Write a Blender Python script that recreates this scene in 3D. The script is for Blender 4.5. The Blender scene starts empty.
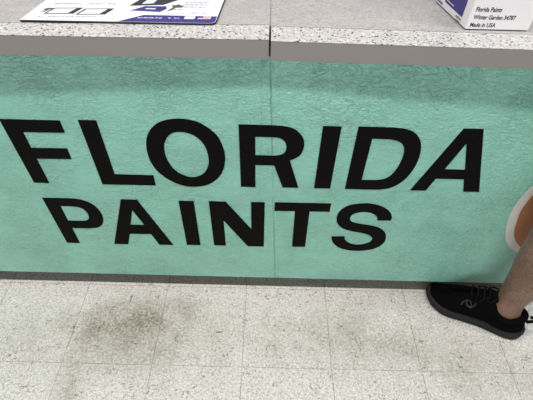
import bpy, bmesh, math, random
from mathutils import Vector, Matrix
random.seed(7)
scn = bpy.context.scene
COL = scn.collection

# ------------------------------------------------------------------ camera
PITCH, ROLL, YAW = 0.8159, 0.0259, 0.0017
CAM_H, CAM_D, F_PX = 1.3975, 0.8386, 409.45
cam = bpy.data.cameras.new('camera')
cam.sensor_fit = 'HORIZONTAL'; cam.sensor_width = 36.0
cam.lens = F_PX / 533.0 * 36.0
cam.clip_start = 0.02; cam.clip_end = 100
cam_o = bpy.data.objects.new('camera', cam); COL.objects.link(cam_o)
fw = Vector((math.sin(YAW)*math.cos(PITCH), math.cos(YAW)*math.cos(PITCH), -math.sin(PITCH)))
rt = Vector((math.cos(YAW), -math.sin(YAW), 0)); up = rt.cross(fw)
r2 = math.cos(ROLL)*rt + math.sin(ROLL)*up
u2 = -math.sin(ROLL)*rt + math.cos(ROLL)*up
M = Matrix((r2, u2, -fw)).transposed().to_4x4()
M.translation = Vector((0, -CAM_D, CAM_H))
cam_o.matrix_world = M
scn.camera = cam_o

# ------------------------------------------------------------------ world, lamps, exposure
scn.view_settings.view_transform = 'Standard'
scn.view_settings.look = 'None'
scn.view_settings.gamma = 1.0
scn.view_settings.use_curve_mapping = False
scn.view_settings.exposure = 0.0
w = bpy.data.worlds.new('world'); scn.world = w; w.use_nodes = True
w.node_tree.nodes['Background'].inputs[0].default_value = (0.95, 0.98, 1.0, 1)
w.node_tree.nodes['Background'].inputs[1].default_value = 0.08

def area_light(name, loc, rot, sx, sy, power, color=(1, 0.975, 0.95)):
    l = bpy.data.lights.new(name, 'AREA'); l.shape = 'RECTANGLE'
    l.size = sx; l.size_y = sy; l.energy = power; l.color = color
    o = bpy.data.objects.new(name, l); COL.objects.link(o)
    o.location = loc; o.rotation_euler = rot
    return o
# ceiling fluorescent rows: one over the counter front, one behind the counter
area_light('fluorescent_row', (0.0, -0.50, 2.9), (0, 0, 0), 6.0, 0.10, 110)
area_light('fluorescent_row', (0.0, 2.4, 2.9), (0, 0, 0), 6.0, 0.3, 55)
# unseen fill light added across the room to brighten the counter front
area_light('front_fill', (0.0, -6.0, 1.45), (math.radians(90), 0, 0), 5.5, 1.7, 134, (0.96, 0.98, 1.0))

# ------------------------------------------------------------------ helpers
def srgb(r, g, b):
    f = lambda c: (c/255/12.92 if c/255 <= 0.04045 else ((c/255+0.055)/1.055)**2.4)
    return (f(r), f(g), f(b), 1)

def tag(o, label=None, cat=None, group=None, kind=None):
    if label: o['label'] = label
    if cat: o['category'] = cat
    if group: o['group'] = group
    if kind: o['kind'] = kind
    return o

def link(name, me, mat=None, parent=None, smooth=False):
    me.name = name
    o = bpy.data.objects.new(name, me); COL.objects.link(o)
    if mat:
        me.materials.clear(); me.materials.append(mat)
    if smooth:
        for p in me.polygons: p.use_smooth = True
    if parent:
        o.parent = parent
    return o

def bm_obj(name, bm, mat=None, parent=None, smooth=False):
    me = bpy.data.meshes.new(name)
    bmesh.ops.recalc_face_normals(bm, faces=bm.faces)
    bm.to_mesh(me); bm.free()
    return link(name, me, mat, parent, smooth)

def empty(name, loc=(0, 0, 0)):
    o = bpy.data.objects.new(name, None); COL.objects.link(o)
    o.location = loc; o.empty_display_size = 0.05
    return o

def add_box(bm, x0, x1, y0, y1, z0, z1, bev=0.0):
    b = bmesh.new()
    bmesh.ops.create_cube(b, size=1)
    bmesh.ops.scale(b, vec=(x1-x0, y1-y0, z1-z0), verts=b.verts)
    bmesh.ops.translate(b, vec=((x0+x1)/2, (y0+y1)/2, (z0+z1)/2), verts=b.verts)
    if bev:
        bmesh.ops.bevel(b, geom=list(b.edges), offset=bev, segments=3, affect='EDGES', profile=0.5)
    me = bpy.data.meshes.new('tmp'); b.to_mesh(me); b.free()
    bm.from_mesh(me); bpy.data.meshes.remove(me)

def flat_shape(name, loops, thick, to_world, mat, parent, curved=False):
    """Filled 2D outline (first loop outer, others holes) given thickness; to_world maps (a, b, c) to a point."""
    cu = bpy.data.curves.new('tmp', 'CURVE'); cu.dimensions = '2D'; cu.fill_mode = 'BOTH'
    cu.extrude = thick/2
    for lp in loops:
        sp = cu.splines.new('POLY'); sp.points.add(len(lp)-1)
        for i, (x, y) in enumerate(lp): sp.points[i].co = (x, y, 0, 1)
        sp.use_cyclic_u = True
    o = bpy.data.objects.new('tmp', cu); COL.objects.link(o)
    dg = bpy.context.evaluated_depsgraph_get()
    me = bpy.data.meshes.new_from_object(o.evaluated_get(dg))
    bpy.data.objects.remove(o); bpy.data.curves.remove(cu)
    for v in me.vertices: v.co = to_world(v.co.x, v.co.y, v.co.z + thick/2)
    ob = link(name, me, mat, parent)
    b = bmesh.new(); b.from_mesh(me); bmesh.ops.remove_doubles(b, verts=b.verts, dist=1e-6)
    bmesh.ops.recalc_face_normals(b, faces=b.faces); b.to_mesh(me); b.free()
    return ob

def text_shape(name, txt, size, width, bold, thick, to_world, mat, parent, shear=0.0):
    """Lettering as a mesh: starts at (0, 0), scaled to the given total width when width is set."""
    cu = bpy.data.curves.new('tmp', 'FONT'); cu.body = txt; cu.size = size; cu.extrude = thick/2
    cu.offset = bold; cu.shear = shear; cu.resolution_u = 3
    o = bpy.data.objects.new('tmp', cu); COL.objects.link(o)
    dg = bpy.context.evaluated_depsgraph_get()
    me = bpy.data.meshes.new_from_object(o.evaluated_get(dg))
    bpy.data.objects.remove(o); bpy.data.curves.remove(cu)
    xs = [v.co.x for v in me.vertices]; k = (width/(max(xs)-min(xs))) if width else 1
    x0 = min(xs)
    for v in me.vertices: v.co = to_world((v.co.x-x0)*k, v.co.y, v.co.z + thick/2)
    return link(name, me, mat, parent)

def smooth_closed(pts, n=4):
    """Catmull-Rom through a closed outline."""
    out = []; N = len(pts)
    for i in range(N):
        p0, p1, p2, p3 = [Vector(pts[(i+k) % N]) for k in (-1, 0, 1, 2)]
        for j in range(n):
            t = j/n
            out.append(tuple(0.5*((2*p1) + (p2-p0)*t + (2*p0-5*p1+4*p2-p3)*t*t + (3*p1-p0-3*p2+p3)*t**3)))
    return out

def smooth_open(pts, n=4):
    out = []
    for i in range(len(pts)-1):
        p0 = Vector(pts[max(i-1, 0)]); p1 = Vector(pts[i]); p2 = Vector(pts[i+1]); p3 = Vector(pts[min(i+2, len(pts)-1)])
        for j in range(n):
            t = j/n
            out.append(tuple(0.5*((2*p1) + (p2-p0)*t + (2*p0-5*p1+4*p2-p3)*t*t + (3*p1-p0-3*p2+p3)*t**3)))
    out.append(tuple(pts[-1]))
    return out

def tube(bm, pts, r, seg=8, closed=False, flat=1.0):
    pts = [Vector(p) for p in pts]; rings = []; n = len(pts); prev = None
    for i, p in enumerate(pts):
        a = pts[(i-1) % n] if (closed or i > 0) else p
        b = pts[(i+1) % n] if (closed or i < n-1) else p
        t = (b-a).normalized()
        ref = prev if prev else (Vector((0, 0, 1)) if abs(t.z) < 0.9 else Vector((1, 0, 0)))
        s = t.cross(ref).normalized(); q = s.cross(t).normalized(); prev = q
        rr = r[i] if isinstance(r, (list, tuple)) else r
        rings.append([bm.verts.new(p + s*math.cos(2*math.pi*k/seg)*rr + q*math.sin(2*math.pi*k/seg)*rr*flat) for k in range(seg)])
    m = n if closed else n-1
    for i in range(m):
        A, B = rings[i], rings[(i+1) % n]
        for k in range(seg): bm.faces.new((A[k], A[(k+1) % seg], B[(k+1) % seg], B[k]))
    if not closed:
        bm.faces.new(rings[0]); bm.faces.new(list(reversed(rings[-1])))

def loft(bm, rings, cap0=True, cap1=True):
    R = [[bm.verts.new(p) for p in ring] for ring in rings]
    n = len(R[0])
    for A, B in zip(R, R[1:]):
        for k in range(n): bm.faces.new((A[k], A[(k+1) % n], B[(k+1) % n], B[k]))
    if cap0: bm.faces.new(R[0])
    if cap1: bm.faces.new(list(reversed(R[-1])))

# ------------------------------------------------------------------ node helpers
class NT:
    def __init__(s, name):
        s.mat = bpy.data.materials.new(name); s.mat.use_nodes = True
        s.t = s.mat.node_tree; s.b = s.t.nodes['Principled BSDF']
        tc = s.t.nodes.new('ShaderNodeTexCoord'); s.co = tc.outputs['Object']
    def set(s, **k):
        for n, v in k.items(): s.put(s.b.inputs[n.replace('_', ' ')], v)
    def put(s, sock, v):
        if isinstance(v, bpy.types.NodeSocket): s.t.links.new(v, sock)
        else:
            if isinstance(v, tuple) and len(v) == 3 and sock.type == 'RGBA': v = v + (1,)
            sock.default_value = v
    def math(s, op, a, b=0.0, c=0.0, clamp=False):
        n = s.t.nodes.new('ShaderNodeMath'); n.operation = op; n.use_clamp = clamp
        s.put(n.inputs[0], a); s.put(n.inputs[1], b); s.put(n.inputs[2], c); return n.outputs[0]
    def mapping(s, scale=(1, 1, 1), loc=(0, 0, 0), rot=(0, 0, 0), co=None):
        n = s.t.nodes.new('ShaderNodeMapping'); s.put(n.inputs['Vector'], co or s.co)
        n.inputs['Scale'].default_value = scale; n.inputs['Location'].default_value = loc; n.inputs['Rotation'].default_value = rot
        return n.outputs[0]
    def noise(s, scale, detail=2, rough=0.5, dist=0.0, co=None):
        n = s.t.nodes.new('ShaderNodeTexNoise'); s.put(n.inputs['Vector'], co or s.co)
        n.inputs['Scale'].default_value = scale; n.inputs['Detail'].default_value = detail
        n.inputs['Roughness'].default_value = rough; n.inputs['Distortion'].default_value = dist
        return n.outputs[0]
    def voro(s, scale, co=None, out='Distance', feature='F1', rnd=1.0):
        n = s.t.nodes.new('ShaderNodeTexVoronoi'); s.put(n.inputs['Vector'], co or s.co); n.feature = feature
        n.inputs['Scale'].default_value = scale; n.inputs['Randomness'].default_value = rnd; return n.outputs[out]
    def ramp(s, v, lo, hi, a=0.0, b=1.0):
        n = s.t.nodes.new('ShaderNodeMapRange'); s.put(n.inputs[0], v)
        n.inputs[1].default_value = lo; n.inputs[2].default_value = hi; n.inputs[3].default_value = a; n.inputs[4].default_value = b
        n.interpolation_type = 'SMOOTHSTEP'; return n.outputs[0]
    def mix(s, f, a, b, mode='MIX'):
        n = s.t.nodes.new('ShaderNodeMix'); n.data_type = 'RGBA'; n.blend_type = mode
        s.put(n.inputs[0], f); s.put(n.inputs[6], a); s.put(n.inputs[7], b); return n.outputs[2]
    def xyz(s, co=None):
        n = s.t.nodes.new('ShaderNodeSeparateXYZ'); s.put(n.inputs[0], co or s.co); return n.outputs
    def bump(s, h, strength=0.3, dist=0.001, normal=None):
        n = s.t.nodes.new('ShaderNodeBump'); s.put(n.inputs['Height'], h)
        n.inputs['Strength'].default_value = strength; n.inputs['Distance'].default_value = dist
        if normal: s.put(n.inputs['Normal'], normal)
        return n.outputs[0]

def plain(name, col, rough=0.5, spec=0.5, bump=None):
    m = NT(name); m.set(Base_Color=col, Roughness=rough)
    m.b.inputs['Specular IOR Level'].default_value = spec
    if bump: m.set(Normal=m.bump(m.noise(bump[0], 3), bump[1], bump[2]))
    return m.mat

# ------------------------------------------------------------------ materials
def floor_material():
    m = NT('vinyl_floor_tile')
    X, Y, Z = m.xyz()
    T = 0.3048; X0, Y0 = -0.6774, -0.3020
    wob = m.math('MULTIPLY', m.math('SUBTRACT', m.noise(9, 2), 0.5), 0.003)
    def seam(c, c0):
        a = m.math('DIVIDE', m.math('SUBTRACT', m.math('ADD', c, wob), c0), T)
        fr = m.math('FRACT', a)
        return m.math('MULTIPLY', m.math('MINIMUM', fr, m.math('SUBTRACT', 1.0, fr)), T), m.math('FLOOR', a)
    dx, ix = seam(X, X0); dy, iy = seam(Y, Y0)
    gx = m.ramp(dx, 0.0006, 0.0019, 1, 0); gy = m.ramp(dy, 0.0005, 0.0016, 0.9, 0)
    g = m.math('MAXIMUM', gx, gy)
    g = m.math('MULTIPLY', g, m.ramp(m.noise(14, 3, 0.6), 0.30, 0.52, 0.25, 1.0))
    # chip pattern of the tile
    chip = m.ramp(m.noise(170, 3, 0.7, 0.6), 0.36, 0.62)
    col = m.mix(chip, (0.52, 0.485, 0.43, 1), (0.90, 0.89, 0.86, 1))
    chip2 = m.ramp(m.noise(60, 2, 0.6, 1.5), 0.46, 0.62)
    col = m.mix(m.math('MULTIPLY', chip2, 0.4), col, (0.93, 0.92, 0.89, 1))
    # ground-in dirt: broad trodden patches
    dirt = None
    for cx, cy, rx, ry, st in STAINS:
        a = m.math('DIVIDE', m.math('SUBTRACT', X, cx), rx); b = m.math('DIVIDE', m.math('SUBTRACT', Y, cy), ry)
        d = m.math('EXPONENT', m.math('MULTIPLY', m.math('ADD', m.math('MULTIPLY', a, a), m.math('MULTIPLY', b, b)), -1.0))
        d = m.math('MULTIPLY', d, st)
        dirt = d if dirt is None else m.math('ADD', dirt, d)
    blot = m.ramp(m.noise(8, 5, 0.6, 0.4), 0.30, 0.70, 0.55, 1.15)
    fine = m.ramp(m.noise(110, 4, 0.7, 0.3), 0.34, 0.66, 0.60, 1.35)
    dirt = m.math('MULTIPLY', m.math('MULTIPLY', m.math('ADD', dirt, 0.12), blot), fine, clamp=True)
    col = m.mix(dirt, col, (0.27, 0.225, 0.165, 1))
    # small dark scuffs and flecks
    for rot, sc, thr, st in ((0.5, (45, 110, 1), 0.735, 0.75), (-0.9, (120, 50, 1), 0.73, 0.7), (1.4, (60, 150, 1), 0.74, 0.6)):
        n = m.noise(1.0, 2, 0.55, 0.8, m.mapping(sc, (rot*7, 3, 0), (0, 0, rot)))
        n = m.ramp(n, thr-0.10, thr-0.05, 0, st)
        n = m.math('MULTIPLY', n, m.ramp(m.noise(17, 2), 0.40, 0.62, 0.15, 1.0))
        col = m.mix(n, col, (0.10, 0.085, 0.065, 1))
    col = m.mix(m.math('MULTIPLY', g, 0.62), col, (0.17, 0.13, 0.09, 1))
    m.set(Base_Color=col, Roughness=m.ramp(m.noise(20, 3), 0.3, 0.7, 0.42, 0.62))
    m.b.inputs['Specular IOR Level'].default_value = 0.35
    h = m.math('SUBTRACT', m.noise(120, 3), m.math('MULTIPLY', g, 1.5))
    m.set(Normal=m.bump(h, 0.25, 0.0006))
    return m.mat
STAINS = []

def laminate_material(name, flecks):
    m = NT(name)
    c = m.mix(m.ramp(m.noise(230, 3, 0.6, 0.3), 0.38, 0.62), *(((0.46, 0.45, 0.44, 1), (0.57, 0.56, 0.55, 1)) if flecks else ((0.31, 0.305, 0.305, 1), (0.48, 0.47, 0.47, 1))))
    c = m.mix(m.ramp(m.noise(38, 3, 0.6, 1.2), 0.42, 0.66, 0, 0.15 if flecks else 0.55), c, (0.55, 0.50, 0.45, 1))
    c = m.mix(m.ramp(m.noise(6, 3, 0.6), 0.35, 0.7, 0, 0.30), c, (0.36, 0.36, 0.38, 1))
    if flecks:
        c = m.mix(m.ramp(m.noise(120, 2, 0.5, 0.5, m.mapping(loc=(4, 2, 1))), 0.5, 0.62, 0, 0.6), c, (0.74, 0.735, 0.73, 1))
        for sc, thr, off, st in ((85, 0.20, 0, 1.0), (120, 0.215, 5, 1.0), (170, 0.22, 9, 0.8)):
            d = m.voro(sc, m.mapping((1, 1, 1.0), (off, off, off)))
            sel = m.ramp(m.noise(sc*0.45, 1, 0.5, 0, m.mapping(loc=(off+3, 1, 2))), 0.47, 0.50)
            c = m.mix(m.math('MULTIPLY', m.math('MULTIPLY', m.ramp(d, thr, thr*1.25, 1, 0), sel), st), c, (0.035, 0.032, 0.035, 1))
    else:
        d = m.ramp(m.noise(300, 2, 0.5, 0.5), 0.62, 0.70, 0, 0.5)
        c = m.mix(d, c, (0.18, 0.17, 0.17, 1))
    m.set(Base_Color=c, Roughness=0.42)
    m.set(Normal=m.bump(m.noise(200, 2), 0.1, 0.0004))
    return m.mat

def paint_bump(m):
    """Heavy roller stipple with short raised wrinkles, in panel coordinates."""
    a = m.noise(95, 3, 0.6, 0.6, m.mapping((0.9, 1, 1.7), (0, 0, 0), (0, 0.12, 0)))
    b = m.noise(120, 3, 0.6, 0.8, m.mapping((0.8, 1, 1.3), (5, 0, 0)))
    r = m.math('ABSOLUTE', m.math('SUBTRACT', m.noise(44, 2, 0.5, 1.3, m.mapping((0.9, 1, 1.6), (3, 1, 2), (0, -0.1, 0))), 0.5))
    r = m.ramp(r, 0.0, 0.07, 1, 0)
    v = m.ramp(m.noise(7, 2), 0.3, 0.7, 0.55, 1.25)
    return m.math('MULTIPLY', m.math('ADD', m.math('ADD', m.math('MULTIPLY', a, 0.7), m.math('MULTIPLY', b, 0.4)), m.math('MULTIPLY', r, 0.22)), v)

def paint_material(name, col, rough, var=None, seam=False, strength=0.55, spec=0.5):
    m = NT(name)
    c = col
    if var:
        c = m.mix(m.ramp(m.noise(5, 4, 0.6, 0.3), 0.35, 0.7), col, var)
    h = paint_bump(m)
    if seam:
        X, Y, Z = m.xyz()
        line = m.math('ABSOLUTE', m.math('SUBTRACT', X, m.math('ADD', 0.002, m.math('MULTIPLY', m.math('SUBTRACT', 0.95, Z), 0.045))))
        g = m.math('MULTIPLY', m.ramp(line, 0.0005, 0.002, 1, 0), m.ramp(m.noise(12, 2), 0.3, 0.55, 0.2, 1))
        h = m.math('SUBTRACT', h, m.math('MULTIPLY', g, 0.35))
        l2 = m.math('ABSOLUTE', m.math('SUBTRACT', X, -0.0175))
        h = m.math('ADD', h, m.math('MULTIPLY', m.ramp(l2, 0.0005, 0.0025, 1, 0), 0.12))
        c = m.mix(m.math('MULTIPLY', g, 0.25), c, (0.04, 0.10, 0.08, 1))
        # small chips and knocks in the paint
        kn = m.math('MULTIPLY', m.ramp(m.voro(14, m.mapping(loc=(2, 0, 5))), 0.02, 0.045, 1, 0), m.ramp(m.noise(3, 1), 0.5, 0.6))
        c = m.mix(m.math('MULTIPLY', kn, 0.8), c, (0.05, 0.06, 0.05, 1))
    m.set(Base_Color=c, Roughness=rough)
    m.b.inputs['Specular IOR Level'].default_value = spec
    m.set(Normal=m.bump(h, strength, 0.0088))
    return m.mat

MINT = paint_material('mint_paint', (0.285, 0.63, 0.513, 1), 0.22, (0.255, 0.585, 0.47, 1), seam=True, strength=0.9, spec=0.7)
BLACK_PAINT = paint_material('black_paint', (0.0065, 0.006, 0.006, 1), 0.5, strength=0.6, spec=0.02)
WHITE_PAINT = paint_material('white_paint', (0.72, 0.70, 0.66, 1), 0.45, strength=0.5)
BROWN_PAINT = paint_material('orange_brown_paint', (0.42, 0.17, 0.055, 1), 0.5, (0.34, 0.13, 0.04, 1), strength=0.5)
LAM = laminate_material('worn_grey_laminate', False)
LAM_FLECK = laminate_material('speckled_grey_laminate', True)
EDGE_GREY = plain('grey_edge_band', (0.27, 0.25, 0.238, 1), 0.45, 0.4, (60, 0.06, 0.001))
DARK = plain('dark_board', (0.05, 0.045, 0.04, 1), 0.7)
PLY = plain('carcass_board', (0.30, 0.24, 0.18, 1), 0.7)

# ------------------------------------------------------------------ floor
# (x, y, radius x, radius y, strength)
STAINS += [(-0.48, -0.17, 0.16, 0.12, 0.60), (-0.30, -0.10, 0.20, 0.07, 0.34), (-0.62, -0.32, 0.05, 0.16, 0.38), (-0.80, -0.20, 0.22, 0.11, 0.26), (-0.30, -0.22, 0.22, 0.10, 0.22),
           (0.30, -0.13, 0.20, 0.08, 0.26), (0.42, -0.22, 0.28, 0.08, 0.30), (0.75, -0.30, 0.25, 0.12, 0.24), (0.05, -0.20, 0.16, 0.08, 0.20)]
bm = bmesh.new(); add_box(bm, -3.5, 3.5, -3.5, 2.5, -0.05, 0.0)
fl = bm_obj('floor', bm, floor_material()); tag(fl, 'worn off-white vinyl tile floor with brown grime', kind='structure')

# ------------------------------------------------------------------ counter base
counter = empty('shop_counter', (0, 0.35, 0))
tag(counter, 'long mint green painted shop counter front with big black lettering', 'counter')
def P(o): # keep world coordinates under a parent placed elsewhere
    o.matrix_parent_inverse = o.parent.matrix_world.inverted() if o.parent else Matrix()
    return o
def fixed(o, parent):
    o.parent = parent
    o.matrix_parent_inverse = Matrix.Translation(-Vector(parent.location))
    return o
PZ0, PZ1 = 0.0823, 0.9632
bm = bmesh.new(); add_box(bm, -1.6, 1.6, 0.0, 0.018, PZ0, PZ1 - 0.0005, 0.0012)
panel = fixed(bm_obj('front_panel', bm, MINT), counter); panel['label'] = 'mint green textured front panel'
bm = bmesh.new()
add_box(bm, -1.6, 1.6, 0.12, 0.138, 0.0, PZ0+0.02)
add_box(bm, -1.6, 1.6, 0.62, 0.638, 0.0, PZ0+0.02)
kick = fixed(bm_obj('plinth', bm, DARK), counter)
bm = bmesh.new()
for x in (-1.6, -0.8, -0.009, 0.8, 1.582): add_box(bm, x, x+0.018, 0.0185, 0.68, PZ0+0.02, PZ1-0.002)
add_box(bm, -1.6, 1.6, 0.0185, 0.68, PZ0+0.002, PZ0+0.019)
add_box(bm, -1.6, 1.6, 0.6805, 0.69, PZ0+0.002, PZ1-0.002)
fixed(bm_obj('carcass', bm, PLY), counter)

# --- lettering painted on the panel: outlines in metres on the panel face
T1, B1 = 0.7815, 0.5600     # cap line and base line, FLORIDA
T2, B2 = 0.4940, 0.2730     # PAINTS
def arc(pts, n=3): return smooth_open(pts, n)
LETTERS = [
 ('F', [[(-0.673, T1-.003), (-0.521, T1-.003), (-0.521, 0.740), (-0.629, 0.739), (-0.629, 0.687), (-0.533, 0.688), (-0.533, 0.650), (-0.629, 0.649), (-0.629, 0.556), (-0.673, 0.556)]]),
 ('L', [[(-0.4748, T1), (-0.429, T1), (-0.429, 0.5975), (-0.320, 0.5970), (-0.3200, 0.5568), (-0.4748, 0.5560)]]),
 ('O', [smooth_closed([(-0.220, 0.7930), (-0.268, 0.7825), (-0.302, 0.752), (-0.319, 0.706), (-0.318, 0.648), (-0.298, 0.602), (-0.259, 0.567), (-0.213, 0.555), (-0.165, 0.567), (-0.129, 0.605), (-0.114, 0.655), (-0.1155, 0.700), (-0.132, 0.747), (-0.172, 0.7825)]),
        smooth_closed([(-0.220, 0.752), (-0.251, 0.743), (-0.271, 0.708), (-0.272, 0.661), (-0.254, 0.617), (-0.217, 0.594), (-0.181, 0.605), (-0.161, 0.640), (-0.159, 0.682), (-0.168, 0.716), (-0.188, 0.741)])]),
 ('R', [[(-0.0735, 0.780)] + arc([(0.013, 0.780), (0.046, 0.777), (0.070, 0.768), (0.089, 0.747), (0.096, 0.724), (0.094, 0.699), (0.084, 0.679), (0.062, 0.665)]) + [(0.0925, 0.5615), (0.047, 0.561), (0.020, 0.6455), (-0.0315, 0.6455), (-0.0315, 0.560), (-0.0735, 0.560)],
        [(-0.0315, 0.7425)] + arc([(0.014, 0.7425), (0.034, 0.739), (0.046, 0.727), (0.050, 0.711), (0.047, 0.694), (0.036, 0.684), (0.019, 0.6805)]) + [(-0.0315, 0.6805)]]),
 ('I', [[(0.1378, T1), (0.1845, T1), (0.1845, 0.5615), (0.1378, 0.5615)]]),
 ('D', [[(0.2267, 0.7825)] + arc([(0.310, 0.7825), (0.349, 0.778), (0.378, 0.762), (0.397, 0.733), (0.4055, 0.690), (0.402, 0.642), (0.386, 0.600), (0.362, 0.574), (0.336, 0.564), (0.305, 0.5615)]) + [(0.2267, 0.5615)],
        [(0.2685, 0.7455)] + arc([(0.315, 0.7450), (0.340, 0.738), (0.356, 0.720), (0.3615, 0.691), (0.358, 0.652), (0.347, 0.621), (0.331, 0.605), (0.308, 0.600)]) + [(0.2685, 0.599)]]),
 ('A', [[(0.489, 0.7845), (0.5385, 0.7845), (0.6150, 0.5625), (0.5690, 0.5625), (0.5530, 0.6110), (0.4745, 0.6110), (0.4600, 0.5625), (0.4150, 0.5625)],
        [(0.5130, 0.7380), (0.5425, 0.6470), (0.4870, 0.6470)]]),
 ('P', [[(-0.6745, 0.492)] + arc([(-0.602, 0.493), (-0.567, 0.490), (-0.539, 0.478), (-0.522, 0.456), (-0.514, 0.426), (-0.516, 0.396), (-0.527, 0.371), (-0.546, 0.356), (-0.577, 0.351)]) + [(-0.630, 0.351), (-0.630, 0.270), (-0.6735, 0.270)],
        [(-0.631, 0.4565)] + arc([(-0.600, 0.457), (-0.574, 0.453), (-0.561, 0.438), (-0.5575, 0.414), (-0.563, 0.397), (-0.578, 0.388)]) + [(-0.631, 0.388)]]),
 ('A', [[(-0.4370, T2), (-0.3885, T2), (-0.3115, 0.2720), (-0.3590, 0.2720), (-0.3765, 0.3285), (-0.4470, 0.3285), (-0.4650, 0.2700), (-0.5130, 0.2700)],
        [(-0.4130, 0.4460), (-0.3900, 0.3750), (-0.4340, 0.3750)]]),
 ('I', [[(-0.2635, T2), (-0.2175, T2), (-0.2185, 0.2750), (-0.2650, 0.2745)]]),
 ('N', [[(-0.1725, 0.4950), (-0.1215, 0.4950), (-0.0450, 0.3680), (-0.0450, 0.4960), (-0.0035, 0.4965), (-0.0035, 0.2755), (-0.0580, 0.2755), (-0.1325, 0.4070), (-0.1325, 0.2760), (-0.1725, 0.2760)]]),
 ('T', [[(0.0265, 0.4975), (0.1960, 0.4985), (0.1960, 0.4605), (0.1345, 0.4605), (0.1360, 0.2795), (0.0920, 0.2790), (0.0895, 0.4600), (0.0265, 0.4590)]]),
 ('S', [smooth_open([(0.392, 0.4265), (0.3915, 0.444), (0.379, 0.468), (0.357, 0.487), (0.329, 0.499), (0.301, 0.503), (0.275, 0.500), (0.249, 0.491), (0.231, 0.473), (0.222, 0.449), (0.223, 0.421), (0.233, 0.398), (0.253, 0.380), (0.279, 0.370), (0.314, 0.362), (0.341, 0.350), (0.353, 0.333), (0.348, 0.315), (0.330, 0.303), (0.306, 0.299), (0.282, 0.307), (0.265, 0.324), (0.261, 0.342)], 3)
        + smooth_open([(0.218, 0.340), (0.221, 0.322), (0.231, 0.301), (0.253, 0.279), (0.286, 0.267), (0.322, 0.265), (0.361, 0.274), (0.385, 0.292), (0.397, 0.317), (0.396, 0.343), (0.387, 0.368), (0.367, 0.388), (0.341, 0.399), (0.301, 0.407), (0.273, 0.416), (0.264, 0.430), (0.266, 0.447), (0.280, 0.459), (0.304, 0.464), (0.328, 0.458), (0.345, 0.443), (0.349, 0.4265)], 3)]),
]
for ch, loops in LETTERS:
    o = flat_shape('letter', loops, 0.0009, lambda a, b, c: (a, -c, b), BLACK_PAINT, counter)
    fixed(o, panel); o.matrix_parent_inverse = Matrix.Identity(4)
    o.parent = panel
    o['label'] = 'black painted letter ' + ch

def sub(o, parent):
    """parent's mesh data is in world coordinates already"""
    o.parent = parent; o.matrix_parent_inverse = Matrix.Identity(4); return o

# round painted badge at the right
em_o = [(0.783, 0.655), (0.7620, 0.615), (0.7500, 0.570), (0.7440, 0.525), (0.7450, 0.480), (0.7551, 0.4331), (0.7750, 0.372), (0.8050, 0.322), (0.8500, 0.281), (0.91, 0.257), (0.98, 0.262), (1.04, 0.30), (1.075, 0.37), (1.085, 0.46), (1.075, 0.56), (1.03, 0.66), (0.96, 0.715), (0.88, 0.720), (0.82, 0.695)]
cx, cz = 0.915, 0.485
def shrink(pts, d):
    out = []
    for x, z in pts:
        v = Vector((x-cx, z-cz)); l = v.length; out.append((cx+v.x*(l-d)/l, cz+v.y*(l-d)/l))
    return out
eo = smooth_closed(em_o, 4); ei = smooth_closed(shrink(em_o, 0.027), 4)
o = flat_shape('emblem', [eo], 0.0009, lambda a, b, c: (a, -c, b), WHITE_PAINT, panel); sub(o, panel); o['label'] = 'white border of the round painted emblem'
o = flat_shape('emblem', [ei], 0.0007, lambda a, b, c: (a, -c-0.0009, b), BROWN_PAINT, panel); sub(o, panel); o['label'] = 'orange-brown middle of the round painted emblem'

# ------------------------------------------------------------------ worktops
def worktop(sg, top, bot, skew, wd0, wd1, label):
    """sg -1 left section, 1 right section; the front line runs a little towards the customer away from the joint;
    the edging strip is wd0 deep at the joint and wd1 deep 0.57 m along"""
    L = 1.62
    root = empty('worktop', (sg*L/2, 0.33, bot))
    tag(root, label, 'worktop', 'worktop sections on the mint counter')
    def front(u): return -0.0195 - skew*u
    def back(u): return front(u) + wd0 + (wd1-wd0)*min(1.0, u/0.57)
    US = [0.0, 0.2, 0.4, 0.57, 0.9, 1.2, L]
    def slab(name, a0, fy, by, z0, z1, mat, bev):
        bm = bmesh.new()
        us = [a0]+US[1:]
        pts = [(sg*u, fy(u)) for u in us] + [(sg*u, by(u)) for u in reversed(us)]
        vs = [bm.verts.new((x, y, z0)) for x, y in pts]; f = bm.faces.new(vs)
        r = bmesh.ops.extrude_face_region(bm, geom=[f])
        bmesh.ops.translate(bm, verts=[v for v in r['geom'] if isinstance(v, bmesh.types.BMVert)], vec=(0, 0, z1-z0))
        bmesh.ops.recalc_face_normals(bm, faces=bm.faces)
        sharp = [e for e in bm.edges if len(e.link_faces) == 2 and e.calc_face_angle(0) > 0.8]
        bmesh.ops.bevel(bm, geom=sharp, offset=bev, segments=2, affect='EDGES')
        return fixed(bm_obj(name, bm, mat), root)
    slab('deck', 0.0003, lambda u: back(u)+0.0022, lambda u: 0.70, bot, top-0.0003, LAM, 0.0004)
    a0 = 0.0022 if sg > 0 else 0.0022
    slab('front_edging', a0, front, back, top-0.0012, top, LAM_FLECK, 0.0004)
    f = slab('edge_band', a0, lambda u: front(u)+0.0002, lambda u: back(u)-0.0002, bot, top-0.0013, EDGE_GREY, 0.0006)
    f['label'] = 'plain grey vertical edge face'
    return root
TOP_L, TOP_R = 1.0095, 1.0070
worktop(-1, TOP_L, 0.9655, 0.016, 0.0695, 0.0570, 'left section of speckled grey laminate worktop, under the printed mat')
worktop(1, TOP_R, 0.9633, 0.018, 0.0695, 0.0690, 'right section of speckled grey laminate worktop, under the white carton')

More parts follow.
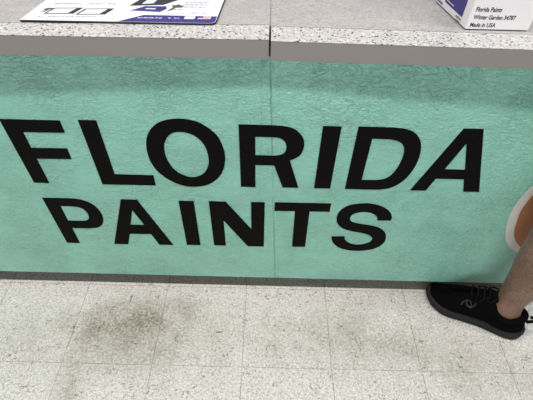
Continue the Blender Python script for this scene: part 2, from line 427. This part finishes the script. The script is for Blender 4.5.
# ------------------------------------------------------------------ printed counter mat
MZ = TOP_L
mat_root = empty('counter_mat', (-0.33, 0.22, MZ)); MSHIFT = (0.0008, -0.0110)
tag(mat_root, 'white printed counter mat with dark rubber edge and purple stripe on worktop', 'mat')
RUBBER_SHADOW = plain('black_rubber_and_shadow', (0.012, 0.012, 0.014, 1), 0.6)  # mat rubber; also colours the shadow line under the carton
PRINT_W = plain('printed_white', (0.86, 0.87, 0.90, 1), 0.3)
INK_P = plain('purple_ink', (0.038, 0.032, 0.21, 1), 0.35)
INK_G = plain('grey_ink', (0.32, 0.33, 0.38, 1), 0.4)
INK_D = plain('dark_ink', (0.022, 0.022, 0.03, 1), 0.4)
INK_L = plain('pale_lilac_ink', (0.72, 0.73, 0.82, 1), 0.35)
INK_R = plain('red_ink', (0.55, 0.16, 0.15, 1), 0.4)
INK_B = plain('brown_ink', (0.12, 0.085, 0.05, 1), 0.4)
def mat_shape(name, loops, t, z, m): return sub(flat_shape(name, loops, t, lambda a, b, c: (a+0.33, b-0.22, c+z), m, mat_root), mat_root)
def rounded(pts, rad, n=5):
    out = []; N = len(pts)
    for i, p in enumerate(pts):
        p = Vector(p); a = Vector(pts[i-1]); b = Vector(pts[(i+1) % N]); r = rad[i] if isinstance(rad, (list, tuple)) else rad
        pa = p + (a-p).normalized()*r; pb = p + (b-p).normalized()*r
        for k in range(n+1):
            t = k/n; out.append(tuple((1-t)**2*pa + 2*t*(1-t)*p + t*t*pb))
    return out
MC = [(-0.5385, 0.0440), (-0.1190, 0.0500), (-0.0960, 0.4000), (-0.4900, 0.4000)]
MI = [(-0.5375, 0.0445), (-0.1200, 0.0505), (-0.0970, 0.3990), (-0.4890, 0.3990)]
mat_shape('rubber_base', [rounded(MC, [0.004, 0.014, 0.01, 0.01])], 0.0046, 0.0001, RUBBER_SHADOW)
mat_shape('printed_sheet', [rounded(MI, [0.003, 0.013, 0.009, 0.009])], 0.0004, 0.0047, PRINT_W)
IZ = 0.0051
# purple band along the front right, slanting in from the left, with a raised lilac wedge beside it
mat_shape('purple_band', [rounded([(-0.3290, 0.0477), (-0.1210, 0.0508), (-0.1185, 0.0850), (-0.2800, 0.0835)], [0.001, 0.012, 0.001, 0.001])], 0.0002, IZ, INK_P)
mat_shape('lilac_wedge', [[(-0.3600, 0.0490), (-0.3330, 0.0490), (-0.2840, 0.0855), (-0.2960, 0.1130), (-0.3230, 0.1130)]], 0.0002, IZ, INK_L)
# dark product photograph with a purple caption shape
mat_shape('photo_print', [[(-0.3240, 0.1310), (-0.2480, 0.1400), (-0.2100, 0.1800), (-0.2080, 0.26), (-0.2850, 0.26), (-0.3070, 0.1700)]], 0.0002, IZ, INK_D)
mat_shape('photo_print', [[(-0.2980, 0.1420), (-0.2720, 0.1480), (-0.2640, 0.1850), (-0.2670, 0.245), (-0.2780, 0.245), (-0.2850, 0.1850)]], 0.0001, IZ+0.0002, INK_L)
mat_shape('purple_caption', [[(-0.3160, 0.1050), (-0.2480, 0.1010), (-0.2360, 0.1190), (-0.2400, 0.1330), (-0.2880, 0.1310), (-0.3000, 0.1190)]], 0.0002, IZ+0.0001, INK_P)
mat_shape('caption_mark', [[(-0.284, 0.114), (-0.262, 0.114), (-0.260, 0.120), (-0.283, 0.120)]], 0.0001, IZ+0.0003, INK_L)
# twig-like sketch to the right of it
mat_shape('sketch_print', [[(-0.234, 0.106), (-0.226, 0.110), (-0.216, 0.126), (-0.203, 0.128), (-0.199, 0.140), (-0.207, 0.139), (-0.212, 0.146), (-0.222, 0.140), (-0.229, 0.143), (-0.224, 0.128)]], 0.0002, IZ, INK_B)
# two outlined panels
for fx, wd in ((-0.4990, 0.0640), (-0.4290, 0.0640)):
    A = [(fx, 0.0760), (fx+wd, 0.0805), (fx+wd+0.012, 0.1140), (fx+0.011, 0.1090)]
    Bh = [(fx+0.0050, 0.0800), (fx+wd-0.0130, 0.0835), (fx+wd-0.0020, 0.1100), (fx+0.0150, 0.1060)]
    mat_shape('framed_panel', [A, Bh], 0.0002, IZ, INK_D)
mat_shape('sketch_print', [[(-0.512, 0.083), (-0.500, 0.087), (-0.494, 0.100), (-0.487, 0.104), (-0.492, 0.109), (-0.503, 0.107), (-0.510, 0.098), (-0.501, 0.098), (-0.505, 0.089)]], 0.0002, IZ+0.0001, INK_B)
# lines of small print, too small to read: strings of tiny strokes
def microprint(x0, x1, y, slope, h, m, name='small_print', gap=0.25):
    bm = bmesh.new(); x = x0
    while x < x1:
        wd = random.uniform(0.004, 0.012)
        if random.random() > gap:
            e = min(x+wd, x1); n = max(2, int((e-x)/0.0016))
            for i in range(n):
                a = x+(e-x)*i/n; yy = y+(a-x0)*slope; hh = h*random.uniform(0.55, 1)
                vs = [bm.verts.new((p+0.33, q-0.22, IZ+0.0003)) for p, q in ((a, yy), (a+0.0011, yy), (a+0.0013, yy+hh), (a+0.0002, yy+hh))]
                bm.faces.new(vs)
        x += wd+0.0018
    r = bmesh.ops.extrude_face_region(bm, geom=list(bm.faces))
    bmesh.ops.translate(bm, verts=[v for v in r['geom'] if isinstance(v, bmesh.types.BMVert)], vec=(0, 0, -0.0002))
    sub(bm_obj(name, bm, m), mat_root)
microprint(-0.505, -0.365, 0.0585, 0.055, 0.006, INK_G, gap=0.1)
microprint(-0.495, -0.358, 0.1290, 0.055, 0.008, INK_G, gap=0.15)
for a in (-0.480, -0.438, -0.395): microprint(a, a+0.026, 0.1600, 0.03, 0.006, INK_G, gap=0.05)
for a in (-0.482, -0.440, -0.397): microprint(a, a+0.028, 0.1730, 0.03, 0.004, INK_G, gap=0.05)
for k in range(3): microprint(-0.1990, -0.1500+0.003*k, 0.1300+0.0125*k, 0.03, 0.005, INK_P, gap=0.05)
microprint(-0.2290, -0.1950, 0.0940, 0.03, 0.005, INK_G, gap=0.1)
microprint(-0.1790, -0.1450, 0.0970, 0.03, 0.007, INK_G, gap=0.05)
microprint(-0.2250, -0.2000, 0.1130, 0.03, 0.004, INK_B, gap=0.1)
microprint(-0.2900, -0.2000, 0.0660, 0.03, 0.006, PRINT_W, gap=0.12)
mat_shape('white_tile', [[(-0.1895, 0.0675), (-0.1670, 0.0685), (-0.1655, 0.0820), (-0.1885, 0.0810)]], 0.0002, IZ+0.0002, PRINT_W)
microprint(-0.1870, -0.1690, 0.0712, 0.03, 0.007, INK_G, gap=0.0)
# little flag
mat_shape('flag_print', [[(-0.1600, 0.0690), (-0.1320, 0.0700), (-0.1315, 0.0840), (-0.1595, 0.0830)]], 0.0002, IZ+0.0002, PRINT_W)
mat_shape('flag_print', [[(-0.1600, 0.0755), (-0.1490, 0.0760), (-0.1485, 0.0835), (-0.1597, 0.0830)]], 0.0001, IZ+0.0004, INK_P)
for k, xs in ((0, -0.1600), (1, -0.1600), (2, -0.1485), (3, -0.1485)):
    y = 0.0698+0.0036*k
    mat_shape('flag_print', [[(xs, y), (-0.1322, y+0.001), (-0.1322, y+0.0028), (xs, y+0.0018)]], 0.0001, IZ+0.0004, INK_R)

mat_root.location.x += MSHIFT[0]; mat_root.location.y += MSHIFT[1]

# ------------------------------------------------------------------ white carton
BZ = TOP_R
box = empty('carton', (0.4975, 0.137, BZ))
tag(box, 'white carton with black address print and purple side patch, on worktop', 'box')
CARD = plain('white_card', (0.83, 0.82, 0.83, 1), 0.38, 0.5, (300, 0.05, 0.0005))
def hb(name, xy, z0, z1, m, bev=0.0):
    bm = bmesh.new()
    vs = [bm.verts.new((x-box.location.x, y-box.location.y, z0)) for x, y in xy]; f = bm.faces.new(vs)
    r = bmesh.ops.extrude_face_region(bm, geom=[f]); bmesh.ops.translate(bm, verts=[v for v in r['geom'] if isinstance(v, bmesh.types.BMVert)], vec=(0, 0, z1-z0))
    if bev: bmesh.ops.bevel(bm, geom=list(bm.edges), offset=bev, segments=2, affect='EDGES')
    return sub(bm_obj(name, bm, m), box)
FL, FR = Vector((0.4255, 0.0545)), Vector((0.5640, 0.0545)); BL = Vector((0.4024, 0.2076)); BR = BL+(FR-FL)
hb('carton_shadow_line', [FL+Vector((0.002, 0.002)), FR+Vector((-0.002, 0.002)), BR+Vector((-0.002, -0.002)), BL+Vector((0.002, -0.002))], 0.0, 0.0024, RUBBER_SHADOW)  # dark inset slab stands in for the shadow line below the carton
hb('carton_body', [FL, FR, BR, BL], 0.0022, 0.185, CARD, 0.0010)
hb('lid_flap', [FL+Vector((-0.0006, -0.0006)), FR+Vector((0.0006, -0.0006)), BR+Vector((0.0006, 0.0006)), BL+Vector((-0.0006, 0.0006))], 0.1852, 0.1864, CARD)
FRONT = lambda ox, oz: (lambda a, b, c: (ox+a-box.location.x, 0.0545-0.0001-c-box.location.y, oz+b-1.0042))
INK_K = plain('black_ink', (0.02, 0.02, 0.022, 1), 0.4)
for txt, x, z, wd, sz in (('Florida Paints', 0.4340, 1.0445, 0.0550, 0.0130), ('Winter Garden 34787', 0.4345, 1.0285, 0.0900, 0.0125), ('Made in USA', 0.4335, 1.0120, 0.0550, 0.0125)):
    sub(text_shape('lettering', txt, sz, wd, 0.0003, 0.0002, FRONT(x, z), INK_K, box), box)
dr = (BL-FL).normalized(); nn = Vector((-dr.y, dr.x))   # outward from the left side
if nn.x > 0: nn = -nn
def SIDE(a, b, c):
    p = FL + dr*a + nn*(0.0001+c); return (p.x-box.location.x, p.y-box.location.y, b-1.0042)
sub(flat_shape('purple_patch', [[(0.0255, 1.0210), (0.1130, 1.0210), (0.1130, 1.15), (0.0255, 1.15)]], 0.0002, SIDE, INK_P, box), box)
INK_M = plain('mid_grey_ink', (0.14, 0.14, 0.16, 1), 0.4)
def side_marks(a0, a1, z, h, m):
    bm = bmesh.new(); a = a0
    while a < a1:
        wd = random.uniform(0.002, 0.004)
        vs = [bm.verts.new(Vector(SIDE(p, q, 0.0004))) for p, q in ((a, z), (a+wd, z), (a+wd, z+h*random.uniform(.6, 1)), (a, z+h))]
        bm.faces.new(vs); a += wd+0.0012
    r = bmesh.ops.extrude_face_region(bm, geom=list(bm.faces))
    bmesh.ops.translate(bm, verts=[v for v in r['geom'] if isinstance(v, bmesh.types.BMVert)], vec=tuple(Vector((-nn.x, -nn.y, 0))*0.0002))
    sub(bm_obj('small_print', bm, m), box)
side_marks(0.0260, 0.0480, 1.0125, 0.0045, INK_M); side_marks(0.0280, 0.0470, 1.0065, 0.0035, INK_M)
side_marks(0.1200, 0.1450, 1.0100, 0.0060, INK_M); side_marks(0.0700, 0.1050, 1.0262, 0.0030, INK_L)

# ------------------------------------------------------------------ person: bare leg in a black trainer
def skin_material():
    m = NT('skin')
    c = m.mix(m.ramp(m.noise(16, 4, 0.6), 0.3, 0.7), (0.20, 0.108, 0.076, 1), (0.29, 0.165, 0.118, 1))
    c = m.mix(m.ramp(m.noise(55, 3, 0.6, 0.6), 0.55, 0.75, 0, 0.35), c, (0.22, 0.10, 0.075, 1))
    hair = m.noise(1.0, 2, 0.6, 1.2, m.mapping((420, 420, 90), (0, 0, 0), (0.25, 0.2, 0)))
    X, Y, Z = m.xyz()
    c = m.mix(m.math('MULTIPLY', m.ramp(hair, 0.50, 0.60, 0, 0.75), m.ramp(Z, 0.10, 0.2)), c, (0.07, 0.045, 0.035, 1))
    m.set(Base_Color=c, Roughness=0.5, Normal=m.bump(m.noise(90, 3), 0.25, 0.001))
    m.b.inputs['Subsurface Weight'].default_value = 0.08
    m.b.inputs['Subsurface Radius'].default_value = (0.02, 0.008, 0.005)
    return m.mat
SHOE_O = Vector((0.929, -0.163, 0))        # heel end on the floor
SHOE_A = math.radians(152.5)               # pointing towards the toe
SL = 0.322
ax = Vector((math.cos(SHOE_A), math.sin(SHOE_A), 0)); ay = Vector((-ax.y, ax.x, 0))   # ay: towards the outer side of the foot (viewer)
person = empty('person', SHOE_O); person.scale = (1.07, 1.07, 1.07)
tag(person, 'person standing at the counter, bare lower leg and black trainer in view', 'person')
def W(s, t, z):                             # shoe coordinates: s along, t across (positive to the viewer's side), z up; relative to the person
    return ax*s + ay*t + Vector((0, 0, z))
KEY = [ # s, outer half width, inner half width
 (0.000, 0.004, 0.004), (0.006, 0.020, 0.020), (0.020, 0.033, 0.031), (0.050, 0.040, 0.037), (0.090, 0.040, 0.036), (0.135, 0.040, 0.031),
 (0.180, 0.046, 0.033), (0.220, 0.053, 0.042), (0.250, 0.054, 0.047), (0.280, 0.046, 0.046), (0.300, 0.033, 0.040), (0.314, 0.016, 0.027), (0.322, 0.000, 0.010)]
def interp(tab, s, k):
    if s <= tab[0][0]: return tab[0][k]
    for a, b in zip(tab, tab[1:]):
        if s <= b[0]:
            t = (s-a[0])/(b[0]-a[0]); t = t
            return a[k]+(b[k]-a[k])*t
    return tab[-1][k]
def outline(off, n=1):
    """closed loop of (s, t)"""
    o = [(k[0], k[1]) for k in KEY]; i = [(k[0], -k[2]) for k in reversed(KEY)]
    pts = smooth_closed(o+i, 3)
    cx = SL*0.45; out = []
    N = len(pts)
    for j in range(N):
        a = Vector(pts[j-1]); b = Vector(pts[(j+1) % N]); t = b-a
        if t.length < 1e-6: t = Vector((0, 1))
        nrm = Vector((t.y, -t.x)).normalized()
        p = Vector(pts[j])
        if (p-Vector((cx, 0))).dot(nrm) < 0: nrm = -nrm
        out.append((p.x+nrm.x*off, p.y+nrm.y*off))
    return out
def spring(s): return 0.014*max(0, (s-0.24)/0.08)**1.6 + 0.006*max(0, (0.03-s)/0.03)
RUB = plain('charcoal_sole_rubber', (0.016, 0.016, 0.018, 1), 0.6, 0.2, (160, 0.3, 0.001))
KNIT = NT('black_knit'); KNIT.set(Base_Color=(0.004, 0.004, 0.0045, 1), Roughness=0.9, Normal=KNIT.bump(KNIT.voro(420), 0.4, 0.0008)); KNIT.b.inputs['Specular IOR Level'].default_value = 0.02; KNIT = KNIT.mat
LACE = plain('black_lace', (0.006, 0.006, 0.007, 1), 0.8, 0.1, (700, 0.5, 0.0006))
LOGO = plain('dark_grey_print', (0.019, 0.019, 0.022, 1), 0.4)
bm = bmesh.new()
rings = []
for off, z in ((-0.006, 0.0005), (-0.001, 0.002), (0.0015, 0.008), (-0.0005, 0.014), (0.002, 0.020), (0.001, 0.026), (-0.003, 0.030)):
    ring = []
    for s, t in outline(off):
        hz = 1.0 + 0.25*max(0, (0.13-s)/0.13)
        ring.append(W(s, t, z*hz + spring(s)))
    rings.append(ring)
loft(bm, rings)
# upper
TOP = [(0.0, 0.096), (0.02, 0.098), (0.05, 0.094), (0.085, 0.102), (0.115, 0.126), (0.14, 0.142), (0.17, 0.142), (0.20, 0.130), (0.23, 0.108), (0.26, 0.082), (0.285, 0.062), (0.305, 0.052), (0.318, 0.038)]
bu = bmesh.new(); rings = []
for off, zf in ((-0.004, 0.0), (-0.002, 0.2), (-0.003, 0.42), (-0.008, 0.64), (-0.015, 0.82), (-0.026, 0.94), (-0.036, 1.0)):
    ring = []
    for s, t in outline(-0.003):
        base = 0.026 + spring(s)
        # shrink towards the centre line with height
        k = 1 - zf**2.6*0.40 if s < 0.16 else 1 - zf**1.9*0.78
        ss = s + (0.018-s)*0.0
        lim = 0.008 + 0.010*zf
        ss = min(max(s, 0.002+0.004*zf), SL-0.006-0.028*zf**1.5)
        top = interp(TOP, ss, 1)
        ss += 0.026*zf*max(0, 1-s/0.09)
        ring.append(W(ss, t*k, base + (top-base)*math.sin(zf*math.pi/2)**0.9))
    rings.append(ring)
loft(bu, rings)
shoe = bm_obj('shoe', bu, KNIT, person, smooth=True); sub(shoe, person); shoe['label'] = 'black knitted trainer'
md = shoe.modifiers.new('sub', 'SUBSURF'); md.levels = 1; md.render_levels = 1
sole = sub(bm_obj('sole', bm, RUB, shoe, smooth=True), shoe); sole['label'] = 'charcoal rubber sole'
# padded collar round the ankle
bm = bmesh.new(); pts = []
for k in range(28):
    a = 2*math.pi*k/28; s = 0.081 - 0.052*math.cos(a); t = 0.036*math.sin(a)
    z = 0.100 + 0.006*max(0, math.cos(a))**2 + 0.022*max(0, -math.cos(a))**2 - 0.012*abs(math.sin(a))**3
    pts.append(W(s, t, z))
tube(bm, pts, 0.0105, 10, True)
low = [W(0.077 - 0.070*math.cos(2*math.pi*k/28), 0.041*math.sin(2*math.pi*k/28), 0.040) for k in range(28)]
mid = [(Vector(a)*0.55 + Vector(b)*0.45) + (Vector(a)-W(0.081, 0, a[2])).normalized()*0.004 for a, b in zip(pts, low)]
loft(bm, [low, mid, pts], False, False)
sub(bm_obj('collar', bm, KNIT, shoe, smooth=True), shoe)
# tongue
bm = bmesh.new(); rings = []
for s, z, wd in ((0.190, 0.120, 0.018), (0.165, 0.132, 0.023), (0.145, 0.142, 0.025), (0.130, 0.146, 0.025), (0.124, 0.156, 0.022), (0.122, 0.160, 0.014)):
    rings.append([W(s+0.006*math.sin(b), wd*math.cos(b), z+0.005*math.sin(b)-0.006*(math.cos(b))**2) for b in [2*math.pi*i/12 for i in range(12)]])
loft(bm, rings); sub(bm_obj('tongue', bm, KNIT, shoe, smooth=True), shoe)
# laces
for i, s in enumerate((0.135, 0.152, 0.169, 0.186, 0.203)):
    bm = bmesh.new(); z = interp(TOP, s, 1) + 0.010
    wd = 0.022
    tube(bm, smooth_open([W(s-0.004, -wd, z-0.012), W(s, -wd*0.6, z-0.001), W(s+0.002, 0, z+0.003), W(s, wd*0.6, z-0.001), W(s-0.004, wd, z-0.012)], 3), 0.0032, 6, False, 0.6)
    sub(bm_obj('lace', bm, LACE, shoe, smooth=True), shoe)
bm = bmesh.new()
for sg in (-1, 1):
    z = 0.150
    tube(bm, smooth_open([W(0.137, 0, z), W(0.130, sg*0.016, z+0.006), W(0.143, sg*0.031, z-0.006), W(0.155, sg*0.024, z-0.010), W(0.141, sg*0.004, z)], 4), 0.0024, 6)
    tube(bm, smooth_open([W(0.139, 0, z), W(0.150, sg*0.014, z-0.002), W(0.166, sg*0.026, z-0.014), W(0.172, sg*0.036, z-0.030)], 4), 0.0022, 6)
sub(bm_obj('lace', bm, LACE, shoe, smooth=True), shoe)['label'] = 'lace bow'
# heel pull loop
bm = bmesh.new()
tube(bm, smooth_open([W(0.014, 0.002, 0.082), W(0.002, 0.002, 0.098), W(-0.012, 0.002, 0.107), W(-0.016, 0.002, 0.118), W(-0.004, 0.002, 0.123), W(0.016, 0.002, 0.112)], 4), 0.0055, 8, False, 0.9)
sub(bm_obj('pull_loop', bm, LACE, shoe, smooth=True), shoe)
# grey mark on the outer side: two interlocking arcs
bm = bmesh.new()
from mathutils.bvhtree import BVHTree
_b = bmesh.new(); _b.from_mesh(shoe.data); BVH = BVHTree.FromBMesh(_b); _b.free()
def side_pt(s, z):
    o = W(s, 0.2, z+0.16); d = (W(s, 0.0, z)-o).normalized()
    hit, n, i, dist = BVH.ray_cast(o, d)
    return (hit if hit else W(s, 0.02, z)) + (-d)*0.0004
for pts in ([(0.178, 0.085), (0.180, 0.068), (0.190, 0.058), (0.202, 0.068), (0.205, 0.085)], [(0.186, 0.052), (0.189, 0.072), (0.199, 0.084), (0.211, 0.072), (0.214, 0.052)]):
    tube(bm, smooth_open([side_pt(a, b) for a, b in pts], 4), 0.0048, 8, False, 0.4)
sub(bm_obj('logo', bm, LOGO, shoe, smooth=True), shoe)['label'] = 'dark grey side logo'
# the leg: one continuous surface from the foot inside the shoe to above the knee
LEG = [ # height, centre s, centre t, half depth (along foot), half width
 (0.035, 0.120, 0.000, 0.100, 0.026), (0.055, 0.100, 0.000, 0.080, 0.028), (0.080, 0.074, 0.000, 0.056, 0.030), (0.105, 0.064, 0.000, 0.047, 0.0315),
 (0.135, 0.060, -0.001, 0.0415, 0.033), (0.170, 0.059, -0.002, 0.040, 0.033), (0.215, 0.060, -0.004, 0.043, 0.036), (0.265, 0.062, -0.006, 0.050, 0.043),
 (0.320, 0.065, -0.008, 0.058, 0.051), (0.370, 0.069, -0.010, 0.062, 0.055), (0.420, 0.075, -0.012, 0.060, 0.054), (0.470, 0.083, -0.014, 0.057, 0.052),
 (0.510, 0.092, -0.016, 0.060, 0.054), (0.545, 0.096, -0.018, 0.063, 0.057), (0.590, 0.094, -0.020, 0.066, 0.061), (0.660, 0.088, -0.024, 0.074, 0.069), (0.740, 0.080, -0.028, 0.081, 0.077), (0.790, 0.075, -0.030, 0.084, 0.080)]
LEAN_S, LEAN_T = 0.04, 0.0
bm = bmesh.new(); rings = []
for z, cs, ct, hd, hw in LEG:
    ring = []
    for k in range(28):
        a = 2*math.pi*k/28; c, s_ = math.cos(a), math.sin(a)
        fx = (1.04 if z < 0.2 else 1.12)*hd*c; fy = (0.88 if z < 0.09 else 1.0 if z < 0.12 else 1.16)*hw*s_
        if 0.25 < z < 0.46: fx = hd*c*(1.0 + 0.08*(-c if c < 0 else 0)); fy *= (1 - 0.10*max(0, c))     # calf fuller behind, shin narrower
        if c > 0.6 and 0.12 < z < 0.45: fx += 0.002
        if z < 0.20 and c < -0.5: fx += 0.004*(1 if z > 0.10 else 0); fy *= 0.85
        if 0.08 < z < 0.12: fy += 0.004*s_*abs(s_)       # ankle bones
        ring.append(W(cs-0.07*max(0, z-0.24)+0.026*min(1, max(0, (z-0.06)/0.05))+fx+LEAN_S*(z-0.1), ct+fy+LEAN_T*(z-0.1), z))
    rings.append(ring)
loft(bm, rings)
leg = sub(bm_obj('body', bm, skin_material(), person, smooth=True), person)
leg['label'] = 'bare hairy lower leg'
md = leg.modifiers.new('sub', 'SUBSURF'); md.levels = 2; md.render_levels = 2
